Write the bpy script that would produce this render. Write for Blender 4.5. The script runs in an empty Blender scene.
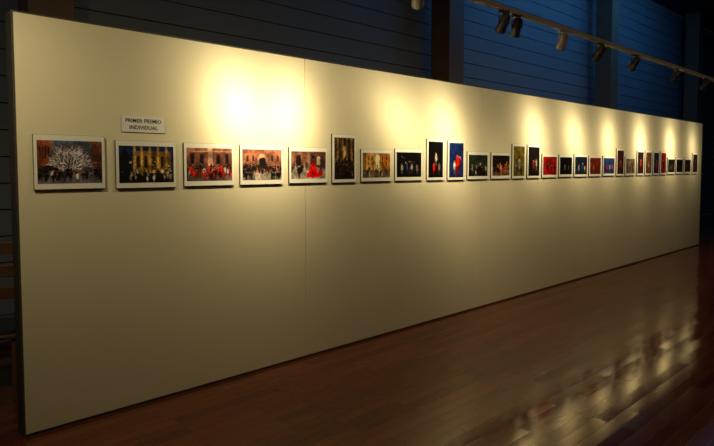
import bpy, bmesh, math, random
import numpy as np
from mathutils import Vector, Matrix

random.seed(7)
PHI = math.radians(42.46)
D = Vector((math.cos(PHI), math.sin(PHI), 0))      # along the partition
N = Vector((-math.sin(PHI), math.cos(PHI), 0))     # away from the visitor
S0 = 0.732
DIST = 3.669
WALL_H = 2.468
WALL_L = 12.07

def place(s, off, z):
    """s metres along partition, off metres in front of its face, z height"""
    v = N * (DIST - off) + D * (S0 + s)
    return Vector((v.x, v.y, z))

col = bpy.context.scene.collection
def link(o):
    col.objects.link(o); return o

# ------------------------------------------------------------- materials
def mat(name, color=(.5,.5,.5), rough=.6, metal=0, emis=None, estr=0, noise=0, nscale=8, bump=0, spec=.5):
    m = bpy.data.materials.new(name); m.use_nodes = True
    nt = m.node_tree; b = nt.nodes['Principled BSDF']
    b.inputs['Base Color'].default_value = (*color, 1)
    b.inputs['Roughness'].default_value = rough
    b.inputs['Metallic'].default_value = metal
    b.inputs['Specular IOR Level'].default_value = spec
    if emis:
        b.inputs['Emission Color'].default_value = (*emis, 1)
        b.inputs['Emission Strength'].default_value = estr
    if noise or bump:
        tc = nt.nodes.new('ShaderNodeTexCoord'); n = nt.nodes.new('ShaderNodeTexNoise')
        n.inputs['Scale'].default_value = nscale; n.inputs['Detail'].default_value = 5
        nt.links.new(tc.outputs['Object'], n.inputs['Vector'])
        if noise:
            mx = nt.nodes.new('ShaderNodeMix'); mx.data_type = 'RGBA'
            mx.inputs[6].default_value = (*[c*(1-noise) for c in color], 1)
            mx.inputs[7].default_value = (*[min(1, c*(1+noise)) for c in color], 1)
            nt.links.new(n.outputs['Fac'], mx.inputs[0])
            nt.links.new(mx.outputs[2], b.inputs['Base Color'])
        if bump:
            bp = nt.nodes.new('ShaderNodeBump'); bp.inputs['Strength'].default_value = bump
            bp.inputs['Distance'].default_value = .01
            nt.links.new(n.outputs['Fac'], bp.inputs['Height'])
            nt.links.new(bp.outputs['Normal'], b.inputs['Normal'])
    return m

M_cream = mat('cream_paint', (.82,.755,.57), .55, noise=.03, nscale=3, bump=.03, spec=.3)
M_edge = mat('dark_edge', (.06,.055,.045), .6)
M_seam = mat('panel_seam', (.30,.28,.22), .7)
M_back = mat('painted_boards', (.20,.215,.235), .6, noise=.15, nscale=2)
M_gap = mat('board_gap', (.02,.02,.025), .8)
M_colm = mat('column_brown', (.17,.10,.055), .6, noise=.2, nscale=4)
M_ceil = mat('ceiling_dark', (.05,.05,.055), .9, noise=.1)
M_dark = mat('wall_dark', (.06,.06,.07), .9, noise=.1)
M_board = mat('mount_card', (.90,.89,.84), .6, noise=.01)
M_cardedge = mat('mount_side', (.05,.05,.05), .6)
M_black = mat('lamp_black', (.07,.065,.06), .35)
M_white = mat('lamp_white', (.6,.6,.58), .4)
M_rail = mat('rail_aluminium', (.62,.58,.52), .45)
M_lens = mat('lamp_lens', (.9,.9,.8), .3, emis=(1,.85,.55), estr=12)
M_text = mat('printed_ink', (.01,.01,.02), .6)
M_paper = mat('sign_paper', (.86,.86,.86), .5)
M_signedge = mat('sign_edge', (.35,.34,.32), .6)
M_wood = mat('chair_wood', (.14,.06,.03), .45, noise=.3, nscale=12)
M_seat = mat('chair_fabric', (.02,.025,.04), .9)

def photo_mat():
    m = bpy.data.materials.new('photo_print'); m.use_nodes = True
    nt = m.node_tree; b = nt.nodes['Principled BSDF']
    a = nt.nodes.new('ShaderNodeVertexColor'); a.layer_name = 'Col'
    nt.links.new(a.outputs['Color'], b.inputs['Base Color'])
    b.inputs['Roughness'].default_value = .5
    b.inputs['Specular IOR Level'].default_value = .25
    return m
M_photo = photo_mat()

def floor_mat():
    m = bpy.data.materials.new('wood_planks'); m.use_nodes = True
    nt = m.node_tree; L = nt.links.new; b = nt.nodes['Principled BSDF']
    tc = nt.nodes.new('ShaderNodeTexCoord')
    def brick(c1,c2,mo):
        br = nt.nodes.new('ShaderNodeTexBrick')
        br.offset = .37; br.inputs['Scale'].default_value = 1
        br.inputs['Brick Width'].default_value = .75
        br.inputs['Row Height'].default_value = .085
        br.inputs['Mortar Size'].default_value = .0015
        br.inputs['Mortar Smooth'].default_value = .3
        br.inputs['Color1'].default_value = c1
        br.inputs['Color2'].default_value = c2
        br.inputs['Mortar'].default_value = mo
        L(tc.outputs['Object'], br.inputs['Vector'])
        return br
    br = brick((.13,.029,.012,1),(.22,.055,.022,1),(.02,.008,.004,1))
    bid = brick((0,0,0,1),(1,1,1,1),(.5,.5,.5,1))
    mp = nt.nodes.new('ShaderNodeMapping'); mp.inputs['Scale'].default_value = (1.5,22,1)
    L(tc.outputs['Object'], mp.inputs['Vector'])
    ns = nt.nodes.new('ShaderNodeTexNoise'); ns.inputs['Scale'].default_value = 2; ns.inputs['Detail'].default_value = 6
    L(mp.outputs['Vector'], ns.inputs['Vector'])
    mx = nt.nodes.new('ShaderNodeMix'); mx.data_type = 'RGBA'; mx.blend_type = 'MULTIPLY'
    mx.inputs[0].default_value = .35
    L(br.outputs['Color'], mx.inputs[6]); L(ns.outputs['Fac'], mx.inputs[7])
    L(mx.outputs[2], b.inputs['Base Color'])
    rr = nt.nodes.new('ShaderNodeMapRange')
    rr.inputs['To Min'].default_value = .06; rr.inputs['To Max'].default_value = .14
    L(ns.outputs['Fac'], rr.inputs['Value']); L(rr.outputs['Result'], b.inputs['Roughness'])
    # every board lies at a very slightly different tilt
    wn = nt.nodes.new('ShaderNodeTexWhiteNoise'); wn.noise_dimensions='1D'
    L(bid.outputs['Color'], wn.inputs['W'])
    sub = nt.nodes.new('ShaderNodeVectorMath'); sub.operation='SUBTRACT'; sub.inputs[1].default_value=(.5,.5,.5)
    L(wn.outputs['Color'], sub.inputs[0])
    mul = nt.nodes.new('ShaderNodeVectorMath'); mul.operation='MULTIPLY'; mul.inputs[1].default_value=(.03,.03,0)
    L(sub.outputs[0], mul.inputs[0])
    geo = nt.nodes.new('ShaderNodeNewGeometry')
    add = nt.nodes.new('ShaderNodeVectorMath'); add.operation='ADD'
    L(geo.outputs['Normal'], add.inputs[0]); L(mul.outputs[0], add.inputs[1])
    nrm = nt.nodes.new('ShaderNodeVectorMath'); nrm.operation='NORMALIZE'; L(add.outputs[0], nrm.inputs[0])
    b2 = nt.nodes.new('ShaderNodeBump'); b2.inputs['Strength'].default_value = .3; b2.inputs['Distance'].default_value = .002
    b2.invert = True
    L(br.outputs['Fac'], b2.inputs['Height']); L(nrm.outputs[0], b2.inputs['Normal'])
    L(b2.outputs['Normal'], b.inputs['Normal'])
    b.inputs['Specular IOR Level'].default_value = .65
    b.inputs['Specular Tint'].default_value = (1,.80,.66,1)
    return m
M_floor = floor_mat()

# ------------------------------------------------------------- mesh helpers
class MB:
    def __init__(s): s.v=[]; s.f=[]; s.m=[]; s.mats=[]
    def mi(s, mt):
        if mt not in s.mats: s.mats.append(mt)
        return s.mats.index(mt)
    def box(s, x0,x1,y0,y1,z0,z1, mt, M=None):
        b=len(s.v); k=s.mi(mt)
        for z in (z0,z1):
            for (x,y) in ((x0,y0),(x1,y0),(x1,y1),(x0,y1)):
                p=Vector((x,y,z)); s.v.append(M@p if M else p)
        for f in ((0,3,2,1),(4,5,6,7),(0,1,5,4),(1,2,6,5),(2,3,7,6),(3,0,4,7)):
            s.f.append([b+i for i in f]); s.m.append(k)
    def lathe(s, prof, mt, n=24, M=None):
        b=len(s.v); k=s.mi(mt)
        for (r,z) in prof:
            for i in range(n):
                a=2*math.pi*i/n; p=Vector((r*math.cos(a), r*math.sin(a), z)); s.v.append(M@p if M else p)
        for j in range(len(prof)-1):
            for i in range(n):
                i2=(i+1)%n
                s.f.append([b+j*n+i, b+j*n+i2, b+(j+1)*n+i2, b+(j+1)*n+i]); s.m.append(k)
        s.f.append([b+i for i in range(n)][::-1]); s.m.append(k)
        s.f.append([b+(len(prof)-1)*n+i for i in range(n)]); s.m.append(k)
    def obj(s, name, loc=(0,0,0), rotz=0, bevel=0, parent=None, smooth=False):
        me=bpy.data.meshes.new(name); me.from_pydata([tuple(v) for v in s.v],[],s.f)
        for mt in s.mats: me.materials.append(mt)
        for p,k in zip(me.polygons,s.m): p.material_index=k
        bm=bmesh.new(); bm.from_mesh(me); bmesh.ops.recalc_face_normals(bm, faces=bm.faces); bm.to_mesh(me); bm.free()
        if smooth:
            for p in me.polygons: p.use_smooth = len(p.vertices)==4
            me.set_sharp_from_angle(angle=math.radians(40))
        o=bpy.data.objects.new(name,me); o.location=loc; o.rotation_euler=(0,0,rotz); link(o)
        if bevel:
            md=o.modifiers.new('bevel','BEVEL'); md.width=bevel; md.segments=2; md.limit_method='ANGLE'
        if parent: o.parent=parent
        return o

def empty(name, loc, rotz=0):
    e=bpy.data.objects.new(name,None); e.location=loc; e.rotation_euler=(0,0,rotz); e.empty_display_size=.1
    return link(e)

# ------------------------------------------------------------- room shell
SL, SR = -5.0, 21.0     # room extent along partition
FRONT, BACK = 9.0, -2.2
H = 6.0
def slab(name, s0,s1,o0,o1,z0,z1,mt):
    mb=MB(); mb.box(s0,s1,-o1,-o0,z0,z1,mt)
    return mb.obj(name, place(0,0,0), PHI)
slab('floor', SL,SR,BACK,FRONT,-.1,0,M_floor)
slab('ceiling', SL,SR,BACK,FRONT,H,H+.1,M_ceil)
slab('wall_left', SL-.15,SL,BACK,FRONT,0,H,M_dark)
slab('wall_right', SR,SR+.15,BACK,FRONT,0,H,M_dark)
slab('wall_front', SL,SR,FRONT,FRONT+.15,0,H,M_dark)
# back wall: horizontal board cladding
mb=MB(); mb.box(SL,SR,2.24,2.4,0,H,M_gap)
z=0; bh=.24
while z<H-.01:
    mb.box(SL,SR,2.2,2.24,z+.006,min(z+bh-.006,H),M_back)
    z+=bh
mb.obj('wall_back', place(0,0,0), PHI)
# columns
for t in (1.35,6.92,12.5,18.2):
    mb=MB(); mb.box(-.18,.18,-.18,.18,0,H,M_colm)
    mb.box(-.20,.20,-.20,.20,0,.12,M_colm)
    mb.obj('column', place(t-S0,-1.83,0), PHI, bevel=.01)

# ------------------------------------------------------------- partition
mb=MB()
T=.14
seams=[0,2.05,4.49,6.93,9.37,WALL_L]
for a,b in zip(seams[:-1],seams[1:]):
    g=.0016
    mb.box(a+(g if a else 0), b-(g if b<WALL_L else 0), 0,.018,.02,WALL_H-.01,M_cream)
    mb.box(a+(g if a else 0), b-(g if b<WALL_L else 0), T-.018,T,.02,WALL_H-.01,M_cream)
mb.box(0.004,WALL_L-.004,.018,T-.018,0,WALL_H-.012,M_seam)
mb.box(-.012,0,0.0,T,0,WALL_H,M_edge)
mb.box(WALL_L,WALL_L+.012,0,T,0,WALL_H,M_edge)
mb.box(0,WALL_L,0.0,T,WALL_H-.01,WALL_H,M_edge)
mb.box(0,WALL_L,.004,T-.004,0,.02,M_edge)  # dark strip stands in for the thin shadow along the partition's foot
mb.obj('exhibition_partition', place(0,0,0), PHI)

# ------------------------------------------------------------- the printed photographs
def vnoise(r,h,w,cells):
    """smooth value noise in 0..1"""
    gy=max(2,int(cells*h/w)+2); gx=cells+2
    g=r.rand(gy,gx)
    y=np.linspace(0,gy-1.001,h); x=np.linspace(0,gx-1.001,w)
    yi=y.astype(int); xi=x.astype(int); fy=(y-yi)[:,None]; fx=(x-xi)[None,:]
    fy=fy*fy*(3-2*fy); fx=fx*fx*(3-2*fx)
    a=g[yi][:,xi]; b=g[yi][:,xi+1]; c=g[yi+1][:,xi]; d=g[yi+1][:,xi+1]
    return (a*(1-fx)+b*fx)*(1-fy)+(c*(1-fx)+d*fx)*fy
class Can:
    def __init__(s,w,h,bg,seed):
        s.w=w; s.h=h; s.a=np.zeros((h,w,3)); s.a[:]=bg; s.r=np.random.RandomState(seed)
        X,Y=np.meshgrid((np.arange(w)+.5)/w,(np.arange(h)+.5)/h); s.X=X; s.Y=Y
    def rect(s,x0,y0,x1,y1,c): s.a[(s.X>=x0)&(s.X<x1)&(s.Y>=y0)&(s.Y<y1)]=c
    def ell(s,cx,cy,rx,ry,c): s.a[((s.X-cx)/rx)**2+((s.Y-cy)/ry)**2<1]=c
    def arch(s,cx,y0,w,h,c):
        s.rect(cx-w/2,y0,cx+w/2,y0+h,c); s.ell(cx,y0+h,w/2,w/2*s.w/s.h,c)
    def tri(s,cx,y0,w,h,c):
        k=(s.Y>=y0)&(s.Y<y0+h)&(abs(s.X-cx)<w/2*(1-(s.Y-y0)/h)); s.a[k]=c
    def vgrad(s,y0,y1,c0,c1):
        k=(s.Y>=y0)&(s.Y<y1); t=((s.Y-y0)/(y1-y0))[...,None]
        g=np.array(c0)*(1-t)+np.array(c1)*t; s.a[k]=g[k]
    def branch(s,x,y,ang,ln,wd,depth,cols):
        n=int(ln*s.w*2)+2
        for i in range(n):
            t=i/n; s.ell(x+math.cos(ang)*ln*t,y+math.sin(ang)*ln*t*s.w/s.h,wd,wd*s.w/s.h,cols[s.r.randint(len(cols))])
        if depth:
            for k in range(3):
                t=s.r.uniform(.55,1); s.branch(x+math.cos(ang)*ln*t,y+math.sin(ang)*ln*t*s.w/s.h,ang+s.r.uniform(-.9,.9),ln*s.r.uniform(.6,.85),wd*.75,depth-1,cols)
    def person(s,x,y,h,c,head=(.65,.45,.35),w=.30):
        asp=s.h/s.w; d=tuple(.5*k for k in c); e=h*w*asp
        s.rect(x-e*.32,y-h*.05,x-e*.04,y+h*.35,d); s.rect(x+e*.06,y-h*.05,x+e*.32,y+h*.35,d)
        s.ell(x,y+h*.5,e*.42,h*.24,c); s.ell(x,y+h*.64,e*.55,h*.14,c)
        s.ell(x-e*.5,y+h*.5,e*.13,h*.2,d); s.ell(x+e*.5,y+h*.5,e*.13,h*.2,d)
        s.ell(x,y+h*.87,h*.085*asp,h*.10,head); s.ell(x,y+h*.93,h*.09*asp,h*.06,(.08,.06,.05))
    def crowd(s,n,y0,y1,h,cols,heads=((.6,.42,.33),(.4,.27,.2)),x0=0,x1=1):
        ys=sorted(s.r.uniform(y0,y1,n))[::-1]
        for y in ys:
            s.person(s.r.uniform(x0,x1),y,h*s.r.uniform(.8,1.15),cols[s.r.randint(len(cols))],heads[s.r.randint(len(heads))])
    def bricks(s,y0,c,d,n=18):
        k=((s.Y*n)%1<.25)&(s.Y>y0); s.a[k]=s.a[k]*.8+np.array(d)*.2
    def speck(s,n,x0,y0,x1,y1,c,r=.012):
        for i in range(n):
            s.ell(s.r.uniform(x0,x1),s.r.uniform(y0,y1),r,r*s.w/s.h,c)
    def finish(s):
        r=s.r; h,w=s.h,s.w
        n1=vnoise(r,h,w,24)-.5; n2=vnoise(r,h,w,24)-.5
        yy,xx=np.mgrid[0:h,0:w]
        amp=.012*w
        yi=np.clip((yy+n1*amp),0,h-1).astype(int); xi=np.clip((xx+n2*amp),0,w-1).astype(int)
        s.a=s.a[yi,xi]
        m=(.62+.76*vnoise(r,h,w,7))*(.80+.40*vnoise(r,h,w,30))
        s.a=s.a*m[...,None]
        s.a=s.a+(r.normal(0,.035,(h,w,1)))*(.25+s.a)
        s.a=np.clip(s.a,0.008,.97)

BK=(.04,.035,.04)
def p1(c):
    c.vgrad(0,1,(.36,.28,.26),(.45,.38,.36))
    c.rect(0,.4,.2,1,(.55,.27,.18)); c.rect(.82,.4,1,1,(.40,.22,.17)); c.rect(.25,.75,.8,1,(.28,.33,.45))
    for k in range(4): c.rect(.03+.042*k,.58,.048+.042*k,.85,(.14,.09,.08))
    c.ell(.5,.58,.33,.34,(.36,.31,.34))
    WH=[(.98,.95,.97),(.88,.84,.88),(.80,.74,.78),(.95,.9,.93),(.3,.24,.25)]
    for k in range(9): c.branch(.5,.32,math.pi*(.04+.92*k/8),.17,.007,3,WH)
    c.rect(.49,.12,.51,.36,(.1,.07,.06))
    c.rect(0,0,1,.18,(.40,.37,.39))
    c.crowd(34,.03,.2,.22,[BK,(.12,.1,.14),(.25,.12,.1),(.15,.16,.25),BK])
    c.ell(.17,.36,.09,.06,(.12,.1,.12)); c.ell(.75,.33,.08,.06,(.35,.3,.32)); c.person(.6,.02,.26,(.85,.8,.8))
def p2(c):
    c.vgrad(0,1,(.1,.1,.16),(.09,.15,.36))
    c.rect(.24,.25,.94,.86,(.50,.35,.14))
    for x in (.27,.4,.55,.7,.86):
        c.rect(x-.02,.25,x+.02,.95,(.72,.56,.28)); c.tri(x,.93,.05,.1,(.6,.47,.25))
    for x in (.335,.475,.625,.78): c.arch(x,.4,.06,.28,(.16,.09,.06)); c.ell(x,.3,.03,.05,(1,.9,.55))
    c.rect(0,.2,.2,.7,(.06,.07,.12)); c.tri(.1,.68,.2,.25,(.05,.06,.1)); c.ell(.2,.55,.02,.03,(1,.9,.6))
    c.rect(0,0,1,.2,(.06,.05,.05)); c.crowd(30,.0,.2,.22,[BK,BK,(.85,.8,.7),(.1,.08,.07),(.55,.5,.42)])
    c.speck(18,.2,.3,.95,.6,(1,.92,.6),.010)
def p3(c):
    c.vgrad(0,1,(.36,.22,.19),(.56,.33,.26)); c.bricks(.4,0,(.3,.18,.15))
    for x in (.12,.32,.68,.88): c.arch(x,.52,.09,.24,(.20,.11,.10)); c.arch(x,.52,.05,.2,(.07,.05,.06))
    c.rect(.45,.45,.56,1,(.68,.52,.44)); c.rect(0,.88,1,.91,(.7,.55,.45))
    c.rect(0,0,1,.12,(.40,.35,.33))
    c.crowd(28,.2,.36,.22,[BK,(.15,.1,.1),(.4,.1,.09),BK])
    c.crowd(34,.0,.2,.30,[(.85,.06,.05),(.75,.05,.05),(.85,.8,.75),(.1,.05,.06),(.8,.05,.05)])
def p4(c):
    c.vgrad(0,1,(.5,.31,.24),(.68,.42,.32)); c.bricks(.4,0,(.35,.22,.18))
    c.arch(.5,.35,.26,.3,(.78,.6,.48)); c.arch(.5,.35,.17,.26,(.10,.06,.06))
    for x in (.12,.26,.75,.9): c.arch(x,.6,.05,.17,(.24,.13,.11))
    c.rect(0,0,1,.26,(.52,.47,.45)); c.rect(.3,0,.7,.22,(.66,.6,.56))
    c.crowd(44,.20,.36,.22,[BK,(.09,.08,.12),(.15,.09,.09)]); c.crowd(11,.0,.16,.28,[BK,(.12,.1,.12)],x1=.3); c.crowd(11,.0,.16,.28,[BK],x0=.7)
def p5(c):
    c.vgrad(0,1,(.62,.55,.48),(.5,.33,.26)); c.rect(0,.45,.5,1,(.62,.40,.31)); c.bricks(.45,0,(.3,.2,.16))
    c.arch(.2,.45,.14,.3,(.13,.09,.08)); c.rect(.55,.4,1,1,(.30,.2,.16)); c.arch(.78,.5,.1,.25,(.75,.65,.52))
    c.rect(0,0,1,.3,(.68,.62,.57)); c.crowd(14,.2,.4,.28,[BK,(.2,.14,.12),(.25,.25,.35)])
    c.tri(.62,.05,.40,.62,(.90,.02,.02)); c.ell(.62,.16,.18,.13,(.85,.02,.02)); c.ell(.62,.56,.05,.12,(.7,.02,.02)); c.ell(.62,.74,.03,.06,(.6,.4,.3)); c.ell(.62,.79,.04,.05,BK)
    c.ell(.84,.2,.07,.12,(.8,.03,.03)); c.person(.22,.02,.5,(.1,.08,.1))
def p6(c):
    c.vgrad(0,1,(.12,.08,.06),(.3,.22,.13))
    for x in (.15,.4,.62,.85): c.rect(x-.05,.45,x+.04,1,(.5,.38,.22)); c.rect(x+.04,.45,x+.09,1,(.10,.06,.05))
    c.arch(.5,.5,.16,.25,(.75,.6,.35)); c.crowd(60,.0,.45,.14,[BK,(.1,.07,.06),(.5,.42,.34),(.2,.12,.1),BK])
def p7(c):
    c.vgrad(0,1,(.55,.42,.25),(.85,.66,.3)); c.rect(.0,.3,.1,1,(.5,.33,.16)); c.rect(.12,.3,.45,1,(.82,.6,.28)); c.rect(.45,.35,.6,1,(.95,.85,.62)); c.rect(.6,.3,1,1,(.66,.42,.16))
    for x in (.2,.33,.7,.85):
        for y in (.5,.72): c.rect(x-.025,y,x+.025,y+.12,(.3,.18,.09))
    c.rect(0,0,1,.3,(.42,.33,.26)); c.crowd(18,.0,.25,.24,[BK,BK,(.85,.8,.7),(.3,.15,.1)])
def dark(figs,bg=(.03,.025,.03),glow=None,n=0):
    def f(c):
        c.a[:]=bg
        if glow: c.vgrad(glow[0],glow[1],bg,glow[2])
        if n: c.speck(n,.05,.55,.95,.9,(.85,.75,.5),.015)
        for (x,y,h,cc) in figs: c.person(x,y,h*.85,cc)
    return f
W=(.62,.58,.54); R=(.8,.04,.04); B=(.12,.22,.6); Y=(.8,.62,.2)
def crowdp(top,bot,cols,n=22,h=.33):
    def f(c):
        c.vgrad(.4,1,top,tuple(.7*t for t in top)); c.rect(0,0,1,.4,bot); c.crowd(n,.0,.38,h,cols)
    return f
P=[ # s0, s1, z0, z1, painter, ncols
(.077,.473,1.452,1.775,p1,160),(.540,.938,1.448,1.755,p2,150),(.996,1.385,1.452,1.752,p3,140),(1.436,1.822,1.452,1.752,p4,130),
(1.880,2.27,1.455,1.745,p5,110),(2.326,2.60,1.452,1.865,p6,56),(2.66,3.045,1.455,1.745,p7,80),
(3.098,3.484,1.455,1.76,dark([(.2,.15,.5,W),(.4,.2,.45,B),(.6,.15,.55,W),(.82,.12,.5,(.5,.4,.35)),(.5,.05,.4,(.3,.1,.1))],n=8),70),
(3.555,3.825,1.452,1.868,dark([(.5,.35,.45,W),(.35,.08,.4,R),(.72,.1,.38,(.5,.4,.35))]),40),
(3.885,4.17,1.450,1.866,dark([(.5,.05,.6,R),(.58,.15,.65,R),(.35,.1,.5,W),(.75,.3,.4,(.55,.1,.2))],bg=(.05,.12,.34)),40),
(4.225,4.61,1.452,1.752,crowdp((.16,.2,.14),(.1,.09,.07),[W,BK,(.5,.5,.4),BK]),60),
(4.67,5.055,1.452,1.752,crowdp((.12,.08,.06),(.45,.33,.18),[R,BK,W,Y,BK]),56),
(5.10,5.385,1.450,1.86,dark([(.5,.1,.65,W),(.3,.05,.4,(.2,.25,.1)),(.7,.0,.4,BK)],bg=(.42,.36,.10)),34),
(5.435,5.735,1.450,1.86,dark([(.45,.1,.55,(.5,.12,.08)),(.7,.2,.5,(.6,.55,.5))],bg=(.06,.05,.05)),34),
(5.79,6.17,1.452,1.752,dark([(.3,.1,.7,BK),(.6,.05,.6,(.3,.03,.03)),(.8,.1,.6,BK)],bg=(.55,.05,.04)),44),
(6.22,6.585,1.455,1.75,dark([(.4,.1,.6,(.4,.38,.36)),(.7,.1,.5,(.25,.22,.2))]),40),
(6.64,7.03,1.452,1.76,dark([(.3,.1,.6,W),(.6,.1,.7,(.1,.25,.5)),(.8,.1,.5,Y)],bg=(.05,.09,.2)),40),
(7.085,7.465,1.452,1.752,dark([(.3,.1,.6,Y),(.65,.1,.6,(.25,.05,.04))],bg=(.45,.13,.07)),40),
(7.53,7.93,1.455,1.752,dark([(.3,.1,.6,R),(.55,.1,.7,W),(.8,.1,.6,R)],bg=(.12,.2,.42)),38),
(8.00,8.275,1.452,1.87,dark([(.5,.1,.6,(.65,.25,.08))],bg=(.25,.09,.05)),28),
(8.325,8.70,1.452,1.75,dark([(.4,.1,.6,R),(.7,.1,.6,B),(.2,.1,.6,BK)],bg=(.5,.42,.33)),34),
(8.78,9.06,1.452,1.86,dark([(.5,.1,.7,(.6,.1,.06))],bg=(.14,.06,.06)),26),
(9.12,9.41,1.452,1.86,dark([(.5,.1,.7,(.6,.5,.4))],bg=(.35,.2,.12)),26),
(9.47,9.74,1.452,1.86,dark([(.5,.1,.7,R)],bg=(.1,.13,.28)),26),
(9.80,10.08,1.452,1.86,dark([(.5,.1,.7,BK)],bg=(.5,.08,.05)),26),
(10.15,10.52,1.46,1.76,dark([(.4,.1,.6,W),(.7,.1,.6,(.4,.1,.1))]),30),
(10.58,10.94,1.46,1.76,dark([(.4,.1,.6,(.4,.3,.2))]),30),
(11.02,11.38,1.46,1.76,dark([(.3,.1,.6,(.5,.2,.1)),(.7,.1,.6,BK)],bg=(.12,.09,.08)),30),
(11.48,11.78,1.46,1.86,dark([(.5,.1,.7,(.5,.1,.08))],bg=(.1,.08,.1)),26)]

for i,(s0,s1,z0,z1,fn,nc) in enumerate(P):
    w=s1-s0; h=z1-z0
    portrait=h>w
    mx=.018 if not portrait else .022; mz=.034 if not portrait else .028
    pw=w-2*mx; ph=h-2*mz
    nr=max(12,int(nc*ph/pw))
    c=Can(nc,nr,(.1,.1,.1),100+i); fn(c); c.finish()
    mb=MB()
    mb.box(-w/2,w/2,-.014,0,0,h,M_cardedge)
    mb.box(-w/2+.0015,w/2-.0015,-.018,-.0141,.0015,h-.0015,M_board)
    b=len(mb.v); k=mb.mi(M_photo)
    for r in range(nr+1):
        for q in range(nc+1):
            mb.v.append(Vector((-pw/2+pw*q/nc,-.0188,mz+ph*r/nr)))
    nf=len(mb.f)
    for r in range(nr):
        for q in range(nc):
            a=b+r*(nc+1)+q
            mb.f.append([a,a+1,a+nc+2,a+nc+1]); mb.m.append(k)
    me=bpy.data.meshes.new('mounted_photograph'); me.from_pydata([tuple(v) for v in mb.v],[],mb.f)
    for mt in mb.mats: me.materials.append(mt)
    me.polygons.foreach_set('material_index', mb.m)
    at=me.color_attributes.new('Col','FLOAT_COLOR','CORNER')
    srgb=np.clip(c.a,0,1); L=np.where(srgb<=.04045,srgb/12.92,((srgb+.055)/1.055)**2.4).reshape(-1,3)
    cols=np.ones((len(me.loops),4),dtype=np.float32)
    cols[nf*4:, :3]=np.repeat(L,4,axis=0)
    at.data.foreach_set('color', cols.ravel())
    o=bpy.data.objects.new('mounted_photograph',me); o.location=place((s0+s1)/2,0.0,z0); o.rotation_euler=(0,0,PHI); link(o)

# ------------------------------------------------------------- award sign
e=empty('award_sign', place(.726,0,1.81), PHI)
mb=MB(); mb.box(-.143,.143,-.006,0,0,.108,M_signedge); mb.box(-.142,.142,-.0068,-.0059,.001,.107,M_paper)
mb.obj('sign_card',parent=e)
for txt,zz,sz in (('PRIMER PREMIO',.063,.034),('INDIVIDUAL',.020,.034)):
    cu=bpy.data.curves.new('sign_text','FONT'); cu.body=txt; cu.size=sz; cu.align_x='CENTER'; cu.extrude=.0003; cu.offset=.0006
    cu.materials.append(M_text)
    o=bpy.data.objects.new('sign_text',cu); link(o); o.parent=e; o.location=(0,-.0074,zz); o.rotation_euler=(math.pi/2,0,0)

# ------------------------------------------------------------- lighting track
TO=DIST-2.70; TZ=2.92
track=empty('lighting_track', place(0,TO,TZ), PHI)
mb=MB()
mb.box(-4,16,-.018,.018,-.004,.020,M_rail); mb.box(-4,16,-.018,-.010,-.022,-.004,M_rail); mb.box(-4,16,.010,.018,-.022,-.004,M_rail)
mb.box(-4,16,-.010,.010,-.008,-.004,M_black)
mb.obj('rail',parent=track,bevel=.002)
mb=MB()
for s in (-3,1,9.6,15):
    mb.lathe([(.003,.02),(.003,H-TZ)],M_black,8,Matrix.Translation((s,0,0))); mb.lathe([(.012,.02),(.008,.05)],M_rail,12,Matrix.Translation((s,0,0)))
mb.obj('suspension_rods',parent=track)

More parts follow.
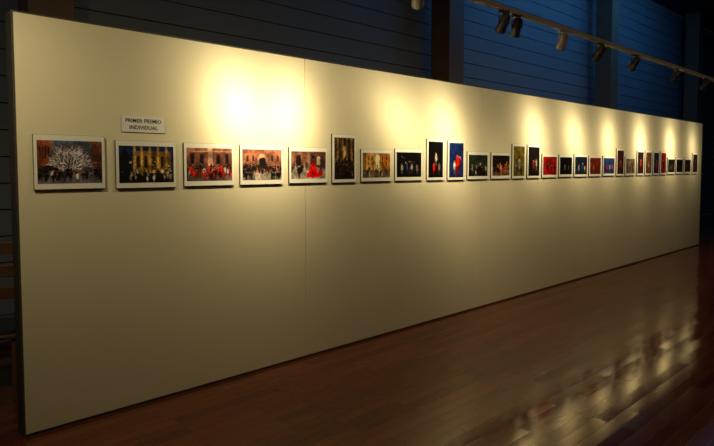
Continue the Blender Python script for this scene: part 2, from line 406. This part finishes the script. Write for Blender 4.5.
K=.9
def head_mesh(bodymat):
    mb=MB(); S=Matrix.Scale(K,4)
    mb.lathe([(.018,.085),(.034,.08),(.038,.07),(.038,.02),(.042,.018),(.042,-.02),(.047,-.05),(.052,-.085),(.052,-.095),(.047,-.095),(.044,-.088)],bodymat,28,S)
    for k in range(4):
        z=.066-.013*k; mb.lathe([(.042,z),(.042,z-.005)],bodymat,28,S)
    mb.lathe([(.043,-.089),(.043,-.0965),(.038,-.0985)],M_lens,24,S)
    return mb
def mathn(nt,op,a,b=None):
    n=nt.nodes.new('ShaderNodeMath'); n.operation=op
    for i,v in enumerate((a,b)):
        if v is None: continue
        if isinstance(v,(int,float)): n.inputs[i].default_value=v
        else: nt.links.new(v,n.inputs[i])
    return n.outputs[0]
def spotlight(s, ts, tz, power, body, lobe=((.021,1),(.09,.27),(.45,.055))):
    piv=place(s,TO,TZ-.115); tgt=place(ts,0,tz)
    d=(tgt-piv).normalized()
    inv=Matrix.Rotation(-PHI,4,'Z')
    e=empty('track_spotlight', (s,0,-.115)); e.parent=track
    dl=inv@d
    q=dl.to_track_quat('-Z','Y')
    o=head_mesh(body).obj('lamp_head',parent=e,smooth=True); o.rotation_mode='QUATERNION'; o.rotation_quaternion=q
    yaw=math.atan2(dl.y,dl.x)
    mb=MB()
    mb.lathe([(.006,.05),(.006,.075),(.008,.08)],body,12)
    mb.box(-.016,.016,-.045,.045,.075,.096,body)
    for sgn in (-1,1):   # yoke arms
        mb.box(-.008,.008,sgn*.046-.003,sgn*.046+.003,-.012,.052,body)
        mb.lathe([(.009,-.006),(.009,.006)],body,12,Matrix.Translation((0,sgn*.046,0))@Matrix.Rotation(math.pi/2,4,'X'))
    mb.box(-.008,.008,-.049,.049,.050,.056,body)
    mb.obj('yoke',parent=e,rotz=yaw,bevel=.0015)
    ld=bpy.data.lights.new('beam','SPOT'); ld.energy=power; ld.color=(1.0,.815,.44); ld.spot_size=math.radians(150); ld.spot_blend=.4; ld.shadow_soft_size=.03
    # reflector beam profile: narrow core plus wide spill
    ld.use_nodes=True; nt=ld.node_tree; em=nt.nodes['Emission']
    tc=nt.nodes.new('ShaderNodeTexCoord'); sx=nt.nodes.new('ShaderNodeSeparateXYZ'); nt.links.new(tc.outputs['Normal'],sx.inputs[0])
    c1=mathn(nt,'SUBTRACT',mathn(nt,'ABSOLUTE',sx.outputs[2]),1.0)
    tot=None
    for k,wgt in lobe:
        t=mathn(nt,'MULTIPLY',mathn(nt,'EXPONENT',mathn(nt,'DIVIDE',c1,k)),wgt)
        tot=t if tot is None else mathn(nt,'ADD',tot,t)
    nt.links.new(tot,em.inputs['Strength'])
    lo=bpy.data.objects.new('beam',ld); link(lo); lo.parent=e; lo.location=dl*.10; lo.rotation_mode='QUATERNION'; lo.rotation_quaternion=q
SP=[(1.15,1.46,1.93,205,M_black),(1.95,1.88,1.93,175,M_white),(2.33,3.32,1.88,185,M_white),(3.42,3.93,1.88,165,M_black),
    (3.62,4.2,1.1,38,M_black),(4.44,4.95,1.3,38,M_white),(5.24,5.66,1.88,180,M_black),(6.16,6.72,1.88,180,M_black),
    (7.52,7.75,1.88,145,M_black),(8.78,8.94,1.88,185,M_black),(10.1,10.3,1.88,165,M_black),(11.3,11.5,1.88,85,M_black)]
for a in SP: spotlight(*a)
spotlight(-.6,.1,1.6,75,M_black,lobe=((.2,.3),(.5,.3)))  # added out-of-view lamp, broad fill for the partition's left end

# ------------------------------------------------------------- chair behind partition at left
e=empty('wooden_chair', (-2.58,3.86,0), math.radians(20))
mb=MB()
for x in (-.2,.2):
    mb.box(x-.02,x+.02,-.2,-.16,0,.45,M_wood); mb.box(x-.02,x+.02,.17,.21,0,1.05,M_wood)
    mb.box(x-.012,x+.012,-.16,.17,.2,.23,M_wood)
mb.box(-.22,.22,-.22,.22,.43,.455,M_wood); mb.box(-.2,.2,-.2,.16,.455,.49,M_seat)
for z in (.62,.78,.95): mb.box(-.18,.18,.178,.2,z,z+.09,M_wood)
mb.obj('frame',parent=e,bevel=.006)

# ------------------------------------------------------------- added area lights: blue wash on the back wall, dim warm fill
def area(name,loc,tgt,sx,sy,p,c):
    ld=bpy.data.lights.new(name,'AREA'); ld.shape='RECTANGLE'; ld.size=sx; ld.size_y=sy; ld.energy=p; ld.color=c
    o=bpy.data.objects.new(name,ld); link(o); o.location=loc; o.rotation_euler=(Vector(tgt)-Vector(loc)).to_track_quat('-Z','Y').to_euler()
    return o
area('blue_fill',place(11,0.0,5.8),place(11,-2.2,3.0),8,.8,62,(.08,.40,1))  # added light that turns the back wall blue; no opening modelled
area('blue_fill_left',place(-3.5,-.6,5.6),place(-3,-2.2,2.5),2,.6,6,(.4,.6,1))  # second added blue light, for the back wall's left part
o=area('warm_fill',place(5.5,4.5,5.6),place(5,1.5,0),9,1.5,27,(1,.72,.40)); o.rotation_euler=(0,0,PHI)  # added overhead fill, lifts the floor and lower partition

w=bpy.data.worlds.new('World'); bpy.context.scene.world=w; w.use_nodes=True
w.node_tree.nodes['Background'].inputs[0].default_value=(.03,.05,.09,1); w.node_tree.nodes['Background'].inputs[1].default_value=.3

# ------------------------------------------------------------- camera
cd=bpy.data.cameras.new('camera'); cam=link(bpy.data.objects.new('camera',cd))
cd.sensor_width=36; cd.lens=560/714*36; cd.shift_y=-27/714; cd.clip_end=100
cam.location=(0,0,1.583); cam.rotation_euler=(math.radians(90-2.94),0,0)
bpy.context.scene.camera=cam
vs=bpy.context.scene.view_settings
vs.view_transform='Standard'; vs.look='None'; vs.exposure=0
